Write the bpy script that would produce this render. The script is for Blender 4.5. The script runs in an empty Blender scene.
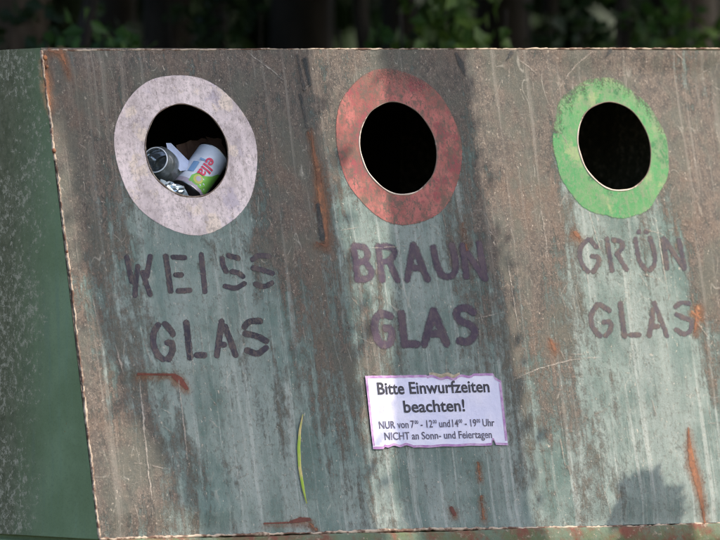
import bpy, bmesh, math, random
import numpy as np
from mathutils import Vector, Matrix, Euler
random.seed(7); rng = np.random.default_rng(7)
S = bpy.context.scene; C = S.collection
R = math.radians

# ------------------------------------------------------------------ survey of the front panel
# The drawing of the panel was taken as distances on its sheared elevation; these constants turn
# a drawing coordinate into metres on the leaning steel sheet (u to the right, v up the slope).
TH, AL, PI_, D, K = R(35.2), R(11.95), R(0.83), 24.0, 460.0
Z0 = 0.95
cd = np.array([math.sin(TH)*math.cos(PI_), math.cos(TH)*math.cos(PI_), -math.sin(PI_)])
cr = np.array([math.cos(TH), -math.sin(TH), 0.0]); cu = np.cross(cr, cd)
FP = K*D
cc = -D*cd
Vax = np.array([0, math.sin(AL), math.cos(AL)]); Nax = np.array([0, -math.cos(AL), math.sin(AL)])

def uv(x, y, off=0.0):
    x = np.asarray(x, float); y = np.asarray(y, float)
    ray = cd*FP + x[..., None]*cr - 360*cr + (270-y)[..., None]*cu
    t = (off-(cc@Nax))/(ray@Nax)
    P = cc+ray*t[..., None]
    return P[..., 0], P@Vax
def world(x, y, off=0.0):
    u, v = uv(x, y, off)
    P = np.array([float(u), 0, 0])+Vax*float(v)+Nax*off
    return Vector((P[0], P[1], P[2]+Z0))
def px(u, v, h=0.0):
    P = np.stack([u, v*math.sin(AL), v*math.cos(AL)], -1)-cc
    z = P@cd
    return 360+FP*(P@cr)/z, 270-FP*(P@cu)/z

# smooth value noise in numpy
def vnoise(x, y, seed):
    r = np.random.default_rng(seed); g = r.random((64, 64))
    xi = np.floor(x).astype(int); yi = np.floor(y).astype(int); fx = x-xi; fy = y-yi
    fx = fx*fx*(3-2*fx); fy = fy*fy*(3-2*fy)
    a = g[xi % 64, yi % 64]; b = g[(xi+1) % 64, yi % 64]; c = g[xi % 64, (yi+1) % 64]; d = g[(xi+1) % 64, (yi+1) % 64]
    return (a*(1-fx)+b*fx)*(1-fy)+(c*(1-fx)+d*fx)*fy

def height(u, v):
    h = 0.008*(vnoise(u*3.1+9, v*2.0+4, 1)-.5)*2 + 0.0034*(vnoise(u*9+3, v*5+8, 2)-.5)*2 + 0.0007*(vnoise(u*30, v*22, 5)-.5)*2
    X, Y = px(u, v)
    def g(cx, cy, sx, sy, a): return a*np.exp(-((X-cx)/sx)**2-((Y-cy)/sy)**2)
    h = h + g(150, 392, 30, 14, -.006) + g(150, 368, 40, 8, .004) + g(215, 515, 16, 14, .007) + g(600, 512, 22, 16, .005)
    h = h + g(420, 500, 14, 60, -.004) + g(322, 190, 7, 60, -.003)
    e = np.minimum(np.minimum(u-UL, UR-u), np.minimum(v-VB, VT-v))
    e = np.clip(e/.06, 0, 1); return h*e*e*(3-2*e)

UL = float(uv(70, 294)[0]); UR = 1.075
VT = float(uv(380, 49)[1]); VB = float(uv(400, 531)[1])

def ell(x0, x1, y0, y1):
    cx, cy = (x0+x1)/2, (y0+y1)/2
    u, v = uv(cx, cy); b = (y1-y0)/2/K/math.cos(AL)
    a = math.sqrt(max(1e-6, ((x1-x0)/2/K)**2-(b*math.sin(AL)*math.sin(TH))**2))/math.cos(TH)
    s = (D+float(u)*math.sin(TH))/D
    return float(u), float(v), a*s, b*s
HOLES = [ell(145.5, 226.5, 104.5, 197.5), ell(360, 436.5, 102, 194.5), ell(577.5, 652, 101.5, 191)]
RINGS = [ell(117, 254.5, 76, 232.5), ell(337, 461, 69.5, 223), ell(552, 669, 79, 218)]

# ------------------------------------------------------------------ helpers
def mesh_obj(name, verts, faces, mat=None, parent=None, smooth=False):
    me = bpy.data.meshes.new(name)
    me.from_pydata([tuple(map(float, p)) for p in verts], [], [tuple(map(int, f)) for f in faces])
    if mat: me.materials.append(mat)
    o = bpy.data.objects.new(name, me); C.objects.link(o)
    if parent is not None: o.parent = parent
    if smooth: me.polygons.foreach_set('use_smooth', [True]*len(me.polygons))
    me.update()
    return o
def bm_obj(name, bm, mat, parent=None, smooth=False):
    me = bpy.data.meshes.new(name); bm.to_mesh(me); bm.free()
    me.materials.append(mat)
    o = bpy.data.objects.new(name, me); C.objects.link(o)
    if parent is not None: o.parent = parent
    if smooth: me.polygons.foreach_set('use_smooth', [True]*len(me.polygons))
    return o
def attr(o, name, vals):
    a = o.data.attributes.new(name, 'FLOAT', 'POINT'); a.data.foreach_set('value', np.asarray(vals, np.float32))
def empty(name, loc=(0, 0, 0)):
    o = bpy.data.objects.new(name, None); C.objects.link(o); o.location = loc; o.empty_display_size = .1
    return o
def tag(o, label=None, cat=None, group=None, kind=None):
    if label: o['label'] = label
    if cat: o['category'] = cat
    if group: o['group'] = group
    if kind: o['kind'] = kind
    return o
def box(bm, x0, x1, y0, y1, z0, z1, bevel=0):
    r = bmesh.ops.create_cube(bm, size=1)
    for v in r['verts']:
        v.co = Vector(((x0+x1)/2+v.co.x*(x1-x0), (y0+y1)/2+v.co.y*(y1-y0), (z0+z1)/2+v.co.z*(z1-z0)))
    if bevel:
        es = list({e for v in r['verts'] for e in v.link_edges})
        bmesh.ops.bevel(bm, geom=es, offset=bevel, segments=2, affect='EDGES')
def tube(pts, radii, n=8, caps=True):
    V = []; F = []
    pts = [Vector(p) for p in pts]
    prev = None
    for i, p in enumerate(pts):
        d = (pts[min(i+1, len(pts)-1)]-pts[max(i-1, 0)]).normalized()
        a = prev if prev else (Vector((0, 0, 1)) if abs(d.z) < .9 else Vector((1, 0, 0)))
        x = (a-d*a.dot(d)).normalized(); y = d.cross(x); prev = x
        for k in range(n):
            t = 2*math.pi*k/n; rr = radii[i]
            V.append(p+x*math.cos(t)*rr+y*math.sin(t)*rr)
    for i in range(len(pts)-1):
        for k in range(n):
            a = i*n+k; b = i*n+(k+1) % n
            F.append((a, b, b+n, a+n))
    if caps:
        F.append(tuple(range(n))[::-1]); F.append(tuple((len(pts)-1)*n+k for k in range(n)))
    return V, F
def join(parts):
    V = []; F = []
    for v, f in parts:
        o = len(V); V += list(v); F += [tuple(i+o for i in q) for q in f]
    return V, F

# ------------------------------------------------------------------ node DSL
class NT:
    def __init__(s, name):
        s.m = bpy.data.materials.new(name); s.m.use_nodes = True
        s.t = s.m.node_tree; s.t.nodes.clear()
        s.out = s.n('ShaderNodeOutputMaterial'); s.b = s.n('ShaderNodeBsdfPrincipled')
        s.t.links.new(s.b.outputs[0], s.out.inputs[0])
        s.tc = s.n('ShaderNodeTexCoord').outputs['Object']
    def n(s, k): return s.t.nodes.new(k)
    def set(s, inp, v):
        if isinstance(v, bpy.types.NodeSocket): s.t.links.new(v, inp)
        elif v is not None:
            if isinstance(v, (tuple, list)) and len(v) == 3 and inp.type == 'RGBA': v = (*v, 1)
            inp.default_value = v
    def B(s, **k):
        for a, v in k.items(): s.set(s.b.inputs[a.replace('_', ' ')], v)
    def math(s, op, a, b=None, c=None):
        q = s.n('ShaderNodeMath'); q.operation = op
        for i, v in enumerate((a, b, c)):
            if v is not None: s.set(q.inputs[i], v)
        return q.outputs[0]
    def add(s, a, b): return s.math('ADD', a, b)
    def mul(s, a, b): return s.math('MULTIPLY', a, b)
    def sub(s, a, b): return s.math('SUBTRACT', a, b)
    def step(s, x, lo, hi, a=0.0, b=1.0):
        q = s.n('ShaderNodeMapRange'); q.interpolation_type = 'SMOOTHSTEP'
        s.set(q.inputs[0], x); s.set(q.inputs[1], lo); s.set(q.inputs[2], hi); s.set(q.inputs[3], a); s.set(q.inputs[4], b)
        return q.outputs[0]
    def mapv(s, scale=(1, 1, 1), loc=(0, 0, 0), rot=(0, 0, 0), vec=None):
        q = s.n('ShaderNodeMapping'); s.set(q.inputs[0], vec or s.tc)
        q.inputs[1].default_value = loc; q.inputs[2].default_value = rot; q.inputs[3].default_value = scale
        return q.outputs[0]
    def noise(s, scale=5, detail=4, rough=.5, stretch=(1, 1, 1), loc=(0, 0, 0), dist=0, rot=(0, 0, 0)):
        q = s.n('ShaderNodeTexNoise'); s.set(q.inputs['Vector'], s.mapv(stretch, loc, rot))
        q.inputs['Scale'].default_value = scale; q.inputs['Detail'].default_value = detail
        q.inputs['Roughness'].default_value = rough; q.inputs['Distortion'].default_value = dist
        return q.outputs[0]
    def vor(s, scale=20, stretch=(1, 1, 1), loc=(0, 0, 0)):
        q = s.n('ShaderNodeTexVoronoi'); s.set(q.inputs['Vector'], s.mapv(stretch, loc)); q.inputs['Scale'].default_value = scale
        return q.outputs['Distance']
    def mix(s, f, a, b, mode='MIX'):
        q = s.n('ShaderNodeMix'); q.data_type = 'RGBA'; q.blend_type = mode
        s.set(q.inputs[0], f); s.set(q.inputs[6], a); s.set(q.inputs[7], b); return q.outputs[2]
    def attr(s, name):
        q = s.n('ShaderNodeAttribute'); q.attribute_name = name; return q.outputs['Fac']
    def bump(s, h, strength=.3, dist=.001):
        q = s.n('ShaderNodeBump'); q.inputs['Strength'].default_value = strength; q.inputs['Distance'].default_value = dist
        s.set(q.inputs['Height'], h); s.set(s.b.inputs['Normal'], q.outputs[0])
    def sep(s, i):
        q = s.n('ShaderNodeSeparateXYZ'); s.set(q.inputs[0], s.tc); return q.outputs[i]

# weathering shared by everything on the front sheet (object coordinates = metres on the sheet)
def weather(n):
    w = {}
    w['streak'] = n.noise(1, 8, .68, (34, 3.2, 1), dist=.4)
    w['fine'] = n.noise(1, 6, .7, (150, 20, 1), (3, 1, 0))
    w['blotch'] = n.noise(7, 10, .7, (1.25, .8, 1), (5, 2, 0))
    w['grain'] = n.noise(260, 5, .85, (1, .8, 1))
    w['mid'] = n.noise(52, 9, .8, (1, .7, 1), (1, 7, 0))
    w['clump'] = n.noise(120, 6, .8, (1, .75, 1), (6, 1, 0))
    return w
def ridge(n, scale, stretch, loc, rot, wid, detail=3, rough=.6, dist=0):
    """thin wandering lines: where a noise crosses its middle value"""
    q = n.noise(scale, detail, rough, stretch, loc, dist, rot)
    return n.step(n.math('ABSOLUTE', n.sub(q, .5)), 0, wid, 1, 0)
BROWN_D, BROWN_L = (.036, .030, .026), (.18, .138, .112)

def mat_panel():
    n = NT('weathered_steel'); w = weather(n)
    dirt = n.attr('dirt'); tone = n.attr('tone')
    # green-blue coat, bleached to different degrees
    runs = n.noise(1, 5, .6, (58, 1.5, 1), (2, 0, 0), dist=.3); broad = n.noise(1, 5, .6, (11, 1.1, 1), (7, 0, 0))
    coat = n.mix(n.step(w['blotch'], .38, .62), (.08, .13, .116), (.19, .24, .22))
    coat = n.mix(n.step(broad, .42, .62, 0, .7), coat, (.255, .295, .275))
    coat = n.mix(n.step(runs, .52, .68, 0, .6), coat, (.37, .395, .37))
    coat = n.mix(n.step(w['fine'], .52, .70, 0, .5), coat, (.10, .115, .10))
    coat = n.mix(n.step(w['clump'], .51, .64, 0, .6), coat, (.095, .09, .075))
    coat = n.mix(n.step(n.noise(5, 6, .6, (1, .5, 1), (0, 6, 0)), .52, .66, 0, .5), coat, (.085, .15, .138))
    # brown primer / dirt film
    br = n.mix(n.step(w['mid'], .36, .64), (.034, .029, .025), (.132, .105, .087))
    br = n.mix(n.step(n.noise(4, 6, .65, loc=(1, 9, 0)), .46, .62, 0, .6), br, (.128, .084, .060))
    br = n.mix(n.step(w['grain'], .53, .64, 0, .6), br, (.36, .29, .23))
    br = n.mix(n.step(w['clump'], .53, .63, 0, .75), br, (.035, .028, .024))
    br = n.mix(n.step(n.add(w['blotch'], n.mul(n.sub(broad, .5), .5)), .46, .60, 0, .6), br, (.078, .086, .068))
    br = n.mix(n.step(runs, .54, .68, 0, .45), br, (.22, .20, .17))
    k = n.add(dirt, n.mul(n.sub(w['streak'], .5), 1.3))
    k = n.add(k, n.mul(n.sub(w['mid'], .5), 1.25))
    k = n.add(k, n.mul(n.sub(w['blotch'], .5), 1.1))
    k = n.add(k, n.mul(n.sub(broad, .5), .8))
    k = n.add(k, n.mul(n.sub(w['grain'], .5), .6))
    k = n.step(k, .34, .74)
    col = n.mix(k, coat, br)
    # pale scuffs: wandering scribbles and wipes
    reg = n.step(w['blotch'], .46, .60, .1, 1)
    for sc, st, lc, ro, wd, am in ((9, (1, .5, 1), (1, 1, 0), .5, .006, .4), (13, (1, .4, 1), (4, 2, 0), -.6, .006, .35), (22, (1, .25, 1), (2, 6, 0), .05, .007, .4)):
        rg = n.mul(ridge(n, sc, st, lc, (0, 0, ro), wd, 1, .4), n.step(n.noise(15, 4, .6, loc=(lc[1], lc[0], 3)), .50, .60))
        col = n.mix(n.mul(n.mul(rg, reg), am), col, (.50, .46, .40))
    # small dark pits and pale nicks
    sp = n.noise(95, 6, .85, (1, .7, 1), (4, 4, 0))
    col = n.mix(n.step(sp, .62, .68, 0, .7), col, (.04, .034, .03))
    nk = n.noise(140, 4, .8, (1, .55, 1), (8, 2, 0))
    col = n.mix(n.step(nk, .63, .68, 0, .7), col, (.54, .46, .38))
    # rust freckles
    ru = n.noise(26, 8, .85, (1, .8, 1), (2, 8, 0))
    col = n.mix(n.step(ru, .665, .71, 0, .8), col, (.20, .08, .04))
    # hand-set tone, mostly fold shading painted into the colour
    col = n.mix(n.step(tone, 0, 1, 0, .72), col, (.035, .04, .04))
    n.B(Base_Color=col, Roughness=n.step(w['mid'], .3, .7, .42, .75), Specular_IOR_Level=.35)
    n.bump(n.add(w['mid'], n.add(n.mul(w['grain'], .6), n.mul(k, .6))), .9, .002)
    return n.m

def mat_paint(name, c1, c2, keep=.5, soft=.12, amp=.55, amax=.95, grime=.4, dirtc=(.15, .115, .095), rough=.7, c3=None, c4=None):
    """worn paint layer: fades where noise eats it, same grime as the sheet"""
    n = NT(name); w = weather(n); ink = n.attr('ink')
    col = n.mix(n.step(w['blotch'], .40, .60), c1, c2)
    if c3: col = n.mix(n.step(n.noise(12, 4, .6, loc=(3, 3, 0)), .54, .60, 0, .85), col, c3)
    if c4: col = n.mix(n.step(n.noise(17, 5, .65, loc=(8, 1, 0)), .56, .66, 0, .85), col, c4)
    col = n.mix(n.step(w['clump'], .50, .64, 0, min(1, grime*1.5)), col, dirtc)
    col = n.mix(n.mul(n.step(w['mid'], .46, .62), grime), col, dirtc)
    col = n.mix(n.mul(n.step(w['streak'], .5, .66), grime*.7), col, dirtc)
    col = n.mix(n.mul(ridge(n, 14, (1, .8, 1), (5, 5, 0), (0, 0, .8), .008), grime), col, dirtc)
    a = n.add(ink, n.mul(n.sub(w['mid'], .5), amp*1.5)); a = n.add(a, n.mul(n.sub(w['grain'], .5), amp*1.4))
    a = n.add(a, n.mul(n.sub(w['streak'], .5), amp*.6)); a = n.add(a, n.mul(n.sub(w['clump'], .5), amp))
    a = n.step(a, keep-soft, keep+soft, 0, amax)
    n.B(Base_Color=col, Roughness=rough, Specular_IOR_Level=.3, Alpha=a)
    n.bump(n.add(w['mid'], w['grain']), .5, .0015)
    return n.m

def mat_simple(name, c1, c2, scale=20, rough=.7, spec=.3, bump=.2, stretch=(1, 1, 1), metal=0, lo=.35, hi=.65, bd=.002):
    n = NT(name); a = n.noise(scale, 6, .65, stretch)
    n.B(Base_Color=n.mix(n.step(a, lo, hi), c1, c2), Roughness=rough, Specular_IOR_Level=spec, Metallic=metal)
    n.bump(a, bump, bd); return n.m

def mat_leaf(name, c1, c2, trans=.25):
    n = NT(name)
    g = n.n('ShaderNodeNewGeometry'); 
    col = n.mix(g.outputs['Random Per Island'], c1, c2)
    n.B(Base_Color=col, Roughness=.55, Specular_IOR_Level=.35)
    tr = n.n('ShaderNodeBsdfTranslucent'); n.set(tr.inputs[0], col)
    mx = n.n('ShaderNodeMixShader'); mx.inputs[0].default_value = trans
    n.t.links.new(n.b.outputs[0], mx.inputs[1]); n.t.links.new(tr.outputs[0], mx.inputs[2]); n.t.links.new(mx.outputs[0], n.out.inputs[0])
    return n.m

M = {}
M['panel'] = mat_panel()
M['ink'] = mat_paint('worn_violet_black_paint', (.022, .022, .036), (.045, .036, .055), keep=.5, soft=.14, amp=.42, amax=.95, grime=.4)
M['ink_faded'] = mat_paint('faded_violet_paint', (.05, .036, .065), (.085, .055, .085), keep=.5, soft=.28, amp=.6, amax=.88, grime=.35, dirtc=(.15, .12, .11))
M['ink_thin'] = mat_paint('thin_grey_violet_paint', (.055, .05, .07), (.095, .075, .09), keep=.5, soft=.2, amp=.75, amax=.82, grime=.5)
M['white'] = mat_paint('worn_white_paint', (.80, .68, .68), (.60, .505, .51), keep=.16, soft=.14, amp=.3, amax=.95, grime=.4, dirtc=(.24, .19, .175), c3=(.80, .66, .56), c4=(.50, .43, .50))
M['red'] = mat_paint('worn_red_paint', (.50, .155, .14), (.28, .09, .078), keep=.27, soft=.18, amp=.55, amax=.92, grime=.95, dirtc=(.13, .095, .075), c3=(.30, .06, .075), c4=(.22, .125, .09))
M['green'] = mat_paint('worn_bright_green_paint', (.05, .25, .085), (.095, .27, .10), keep=.40, soft=.2, amp=.8, amax=.92, grime=.6, dirtc=(.20, .24, .15), c3=(.025, .15, .055), c4=(.27, .34, .16))
M['rustmark'] = mat_paint('orange_rust', (.34, .14, .065), (.19, .08, .045), keep=.58, soft=.2, amp=1.15, amax=.92, grime=.8, c3=(.12, .05, .03), c4=(.50, .27, .14), dirtc=(.13, .07, .045))
M['rustdark'] = mat_paint('dark_red_rust', (.17, .05, .035), (.10, .035, .027), keep=.4, soft=.12, amp=.4, amax=1, grime=.3, dirtc=(.05, .02, .015))
M['stain'] = mat_paint('rust_bleed', (.30, .13, .06), (.20, .09, .05), keep=.62, soft=.45, amp=.8, amax=.55, grime=.3)
M['scratch'] = mat_paint('bare_scratch', (.55, .49, .42), (.40, .35, .30), keep=.45, soft=.2, amp=1.0, amax=.38, grime=.5)
M['scrape'] = mat_paint('bright_scrape', (.60, .54, .47), (.46, .41, .36), keep=.46, soft=.3, amp=.9, amax=.55, grime=.4)
M['chip_shade'] = mat_paint('dark_chip_shade', (.02, .03, .035), (.03, .04, .045), keep=.6, soft=.25, amp=.8, amax=.8, grime=.3)
M['bead'] = mat_simple('tan_seam_bead', (.44, .35, .27), (.11, .06, .042), 30, .7, .3, .8, lo=.44, hi=.58)
M['rim'] = mat_simple('bright_cut_edge', (.72, .63, .55), (.24, .16, .115), 45, .45, .5, .4, lo=.48, hi=.72)
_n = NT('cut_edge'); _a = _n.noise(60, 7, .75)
_n.B(Base_Color=_n.mix(_n.step(_n.add(_n.attr('lit_rim'), _n.mul(_n.sub(_a, .5), 2.2)), .25, .8), (.11, .07, .05), (.60, .50, .41)), Roughness=.5); _n.bump(_a, .5, .001); M['rim'] = _n.m  # paler share stands in for sunlight on the edge
M['rimdark'] = mat_simple('dull_cut_edge', (.45, .30, .20), (.12, .07, .05), 45, .55, .4, .4)
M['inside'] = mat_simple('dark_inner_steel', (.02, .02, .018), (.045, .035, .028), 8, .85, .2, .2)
M['bark'] = mat_simple('grey_brown_bark', (.09, .07, .055), (.035, .028, .022), 14, .9, .2, 1, (1, 1, .25), bd=.02)
M['darkbark'] = mat_simple('dark_bark', (.035, .03, .026), (.014, .012, .010), 14, .9, .2, 1, (1, 1, .25), bd=.02)
M['leaf'] = mat_leaf('green_leaves', (.018, .052, .009), (.045, .11, .018))
M['leafdark'] = mat_leaf('dark_green_leaves', (.008, .02, .006), (.02, .042, .011))
M['leafyell'] = mat_leaf('yellow_green_leaves', (.028, .065, .011), (.08, .14, .022))

def mat_side():
    n = NT('side_steel')   # object coords: x = depth into container (m), y = height on sheet
    bl = n.noise(5, 8, .65); mid = n.noise(45, 7, .72); gr = n.noise(210, 4, .75); st = n.noise(1, 6, .6, (40, 3, 1))
    dep = n.sep(0); hh = n.sep(1)
    base = n.mix(n.step(bl, .35, .65), (.185, .25, .13), (.25, .33, .19))
    base = n.mix(n.step(st, .5, .75, 0, .5), base, (.19, .30, .23))
    # grime film on the part farther back
    g = n.add(n.mul(dep, 8.5), n.mul(n.sub(bl, .5), 1.3)); g = n.add(g, n.mul(n.sub(st, .5), 1.1)); g = n.add(g, n.mul(hh, .45))
    g = n.step(g, .05, 2.3, 0, .95)
    grime = n.mix(n.step(mid, .35, .65), (.11, .105, .058), (.20, .185, .115))
    base = n.mix(g, base, grime)
    base = n.mix(n.step(gr, .5, .72, 0, .35), base, (.06, .06, .045))
    # lichen flecks, thicker towards the back and the top
    dens = n.mul(n.step(n.add(n.mul(dep, 3.2), n.mul(hh, .28)), .0, .45, .02, .15), n.step(bl, .38, .56, .55, 1))
    li = n.add(n.noise(62, 8, .88, (1, .9, 1), (5, 5, 0)), dens)
    base = n.mix(n.step(li, .66, .70, 0, .85), base, (.50, .44, .33))
    ru = n.noise(30, 6, .8, (1, .6, 1), (3, 3, 0))
    base = n.mix(n.step(n.add(ru, n.step(dep, 0, .05, .06, 0)), .70, .74, 0, .8), base, (.28, .13, .03))
    n.B(Base_Color=base, Roughness=.7, Specular_IOR_Level=.3); n.bump(n.add(mid, n.mul(gr, .5)), .5, .0015)
    return n.m
M['side'] = mat_side()

def mat_lip():
    n = NT('mossy_rusty_lip')
    bl = n.noise(16, 8, .7, (1, 1, 1)); mid = n.noise(70, 7, .75); b2 = n.noise(9, 6, .7, loc=(7, 0, 0))
    c = n.mix(n.step(bl, .38, .6), (.09, .12, .055), (.15, .045, .028))
    c = n.mix(n.step(b2, .45, .62), c, (.10, .14, .095))
    c = n.mix(n.step(mid, .56, .66, 0, .7), c, (.36, .28, .22))
    c = n.mix(n.step(mid, .3, .42, .8, 0), c, (.03, .025, .02))
    n.B(Base_Color=c, Roughness=.85); n.bump(mid, .8, .003); return n.m
M['lip'] = mat_lip()

# ------------------------------------------------------------------ container
container = empty('glass_recycling_container', (0, 0, 0))
tag(container, 'weathered green and brown steel bottle bank with three round openings and stencilled words', 'recycling container')
frame = empty('_tmp')   # replaced below by the real matrix
bpy.data.objects.remove(frame)
PM = Matrix.Translation((0, 0, Z0)) @ Matrix.Rotation(math.pi/2-AL, 4, 'X')

# front sheet, 3 mm grid with three holes
step = .003
nu = int((UR-UL)/step)+1; nv = int((VT-VB)/step)+1
us = np.linspace(UL, UR, nu); vs = np.linspace(VB, VT, nv)
UU, VV = np.meshgrid(us, vs, indexing='ij')
u = UU.ravel().copy(); v = VV.ravel().copy()
inh = np.zeros(len(u), bool)
for (cx, cy, a, b) in HOLES:
    r = np.hypot((u-cx)/a, (v-cy)/b); inh |= r < 1
idx = np.arange(nu*nv).reshape(nu, nv)
q = np.stack([idx[:-1, :-1], idx[1:, :-1], idx[1:, 1:], idx[:-1, 1:]], -1).reshape(-1, 4)
q = q[~inh[q].all(1)]
edge = np.zeros(len(u), bool); edge[q[inh[q].any(1)].ravel()] = True
for (cx, cy, a, b) in HOLES:           # snap the ragged border onto the cut
    r = np.hypot((u-cx)/a, (v-cy)/b); m = inh & edge & (r < 1)
    u[m] = cx+(u[m]-cx)/r[m]; v[m] = cy+(v[m]-cy)/r[m]
used = np.unique(q); remap = -np.ones(nu*nv, int); remap[used] = np.arange(len(used))
q = remap[q]; u = u[used]; v = v[used]; h = height(u, v)
def fast_mesh(name, co, quads, mat, parent):
    me = bpy.data.meshes.new(name); me.vertices.add(len(co)); me.vertices.foreach_set('co', np.asarray(co, np.float32).ravel())
    nq = len(quads); me.loops.add(nq*4); me.loops.foreach_set('vertex_index', np.asarray(quads, np.int32).ravel())
    me.polygons.add(nq); me.polygons.foreach_set('loop_start', np.arange(nq, dtype=np.int32)*4)
    me.update(calc_edges=True); me.validate()
    me.polygons.foreach_set('use_smooth', [True]*len(me.polygons))
    me.materials.append(mat); o = bpy.data.objects.new(name, me); C.objects.link(o)
    if parent is not None: o.parent = parent
    return o
panel = fast_mesh('front_panel', np.stack([u, v, h], 1), q, M['panel'], container)
panel.matrix_local = PM
# how brown (1) or how clean green-blue (0) each region of the sheet is, on a coarse chart
chart_x = np.array([60, 120, 180, 240, 300, 360, 420, 480, 540, 600, 660, 720.])
chart = np.array([
 [.9, .9, .85, .85, .85, .85, .85, .85, 1, .95, .95, .8],
 [.9, .85, .8, .85, .85, .8, .75, .8, 1.05, .8, .95, .85],
 [.9, .8, .7, .75, .9, .6, .5, .75, 1.05, .45, .85, 1.0],
 [.9, .65, .15, .45, .85, .35, .1, .75, 1.0, .3, .45, .95],
 [.8, .5, .1, .25, .75, .5, .05, .65, .75, .2, .3, .85],
 [.95, .5, .1, .2, .6, .65, .1, .5, .7, .2, .15, .6],
 [.95, .65, .25, .2, .45, .6, .1, .3, .65, .3, .1, .45],
 [.95, .75, .4, .15, .3, .45, .1, .2, .5, .35, .1, .3],
 [.8, .65, .35, .1, .2, .35, .1, .1, .4, .2, .1, .25]])
X, Y = px(u, v)
Xs = X-(Y-290)*.119
gy = np.clip((Y-50)/60, 0, 7.999); gx = np.clip((Xs-60)/60, 0, 10.999)
iy = gy.astype(int); ix = gx.astype(int); fy = gy-iy; fx = gx-ix
fx = fx*fx*(3-2*fx); fy = fy*fy*(3-2*fy)
dirt = (chart[iy, ix]*(1-fx)+chart[iy, ix+1]*fx)*(1-fy)+(chart[iy+1, ix]*(1-fx)+chart[iy+1, ix+1]*fx)*fy
# water has kept a fan under every opening clean
for (cx, cy, a, b) in RINGS:
    dd = np.hypot((u-cx)/(a*1.12), (v-cy)/(b*1.12))
    dirt -= .25*np.clip(1.25-dd, 0, 1)*(v < cy)
attr(panel, 'dirt', dirt)
def blob(cx, cy, sx, sy): return np.exp(-(((X-cx)-(Y-cy)*.119)/sx)**2-((Y-cy)/sy)**2)
tone = .5*blob(305, 115, 7, 55)+.35*blob(100, 270, 9, 70)+.5*blob(293, 350, 9, 9)+.35*blob(470, 70, 9, 25)+.2*blob(75, 120, 30, 60)+.25*blob(312, 225, 8, 26)  # narrow bands are painted fold shade
attr(panel, 'tone', tone)

def patch(name, strokes, mat, pitch=1.0, off=.0006, pad=3.0, label=None, spread=1.5):
    """paint laid on the sheet: strokes = [(points, width or widths)] in drawing coordinates"""
    allp = np.array([p for s in strokes for p in s[0]]); wmax = max(np.max(s[1]) for s in strokes)
    x0, y0 = allp.min(0)-wmax-pad; x1, y1 = allp.max(0)+wmax+pad
    nx = int((x1-x0)/pitch)+2; ny = int((y1-y0)/pitch)+2
    ink = np.zeros((nx, ny))
    xs = x0+np.arange(nx)*pitch; ys = y0+np.arange(ny)*pitch
    for pts, w in strokes:
        pts = np.array(pts, float); w = np.ones(len(pts))*w
        for i in range(max(1, len(pts)-1)):
            p = pts[i]; r = pts[min(i+1, len(pts)-1)]; m = max(w[i], w[min(i+1, len(pts)-1)])/2+pad
            i0 = max(0, int((min(p[0], r[0])-m-x0)/pitch)); i1 = min(nx, int((max(p[0], r[0])+m-x0)/pitch)+2)
            j0 = max(0, int((min(p[1], r[1])-m-y0)/pitch)); j1 = min(ny, int((max(p[1], r[1])+m-y0)/pitch)+2)
            gx_, gy_ = np.meshgrid(xs[i0:i1], ys[j0:j1], indexing='ij')
            d = r-p; L = max(1e-9, d@d); t = np.clip(((gx_-p[0])*d[0]+(gy_-p[1])*d[1])/L, 0, 1)
            dist = np.hypot(gx_-p[0]-t*d[0], gy_-p[1]-t*d[1]); ww = (w[i]+(w[min(i+1, len(pts)-1)]-w[i])*t)/2
            val = np.clip(.5+(ww-dist)/(2*spread), 0, 1)
            ink[i0:i1, j0:j1] = np.maximum(ink[i0:i1, j0:j1], val)
    GX, GY = np.meshgrid(xs, ys, indexing='ij')
    U, V_ = uv(GX.ravel(), GY.ravel()); H = height(U, V_)+off
    id_ = np.arange(nx*ny).reshape(nx, ny)
    q = np.stack([id_[:-1, :-1], id_[:-1, 1:], id_[1:, 1:], id_[1:, :-1]], -1).reshape(-1, 4)
    clear = np.ones(nx*ny, bool)
    for (cx, cy, a, b) in HOLES: clear &= np.hypot((U-cx)/a, (V_-cy)/b) > 1.0
    q = q[(ink.ravel()[q] > 0).any(1) & clear[q].all(1)]
    us_ = np.unique(q); rm = -np.ones(nx*ny, int); rm[us_] = np.arange(len(us_))
    o = fast_mesh(name, np.stack([U, V_, H], 1)[us_], rm[q], mat, panel)
    attr(o, 'ink', ink.ravel()[us_])
    if label: o['label'] = label
    if name == 'rust_streak':
        patch('rust_stain', [([(x+.4, y+2.5) for x, y in p], np.array(w_, float)*1.8+3) for p, w_ in strokes], M['stain'], 1.2, off-.0003, spread=5, pad=6)
    return o

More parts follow.
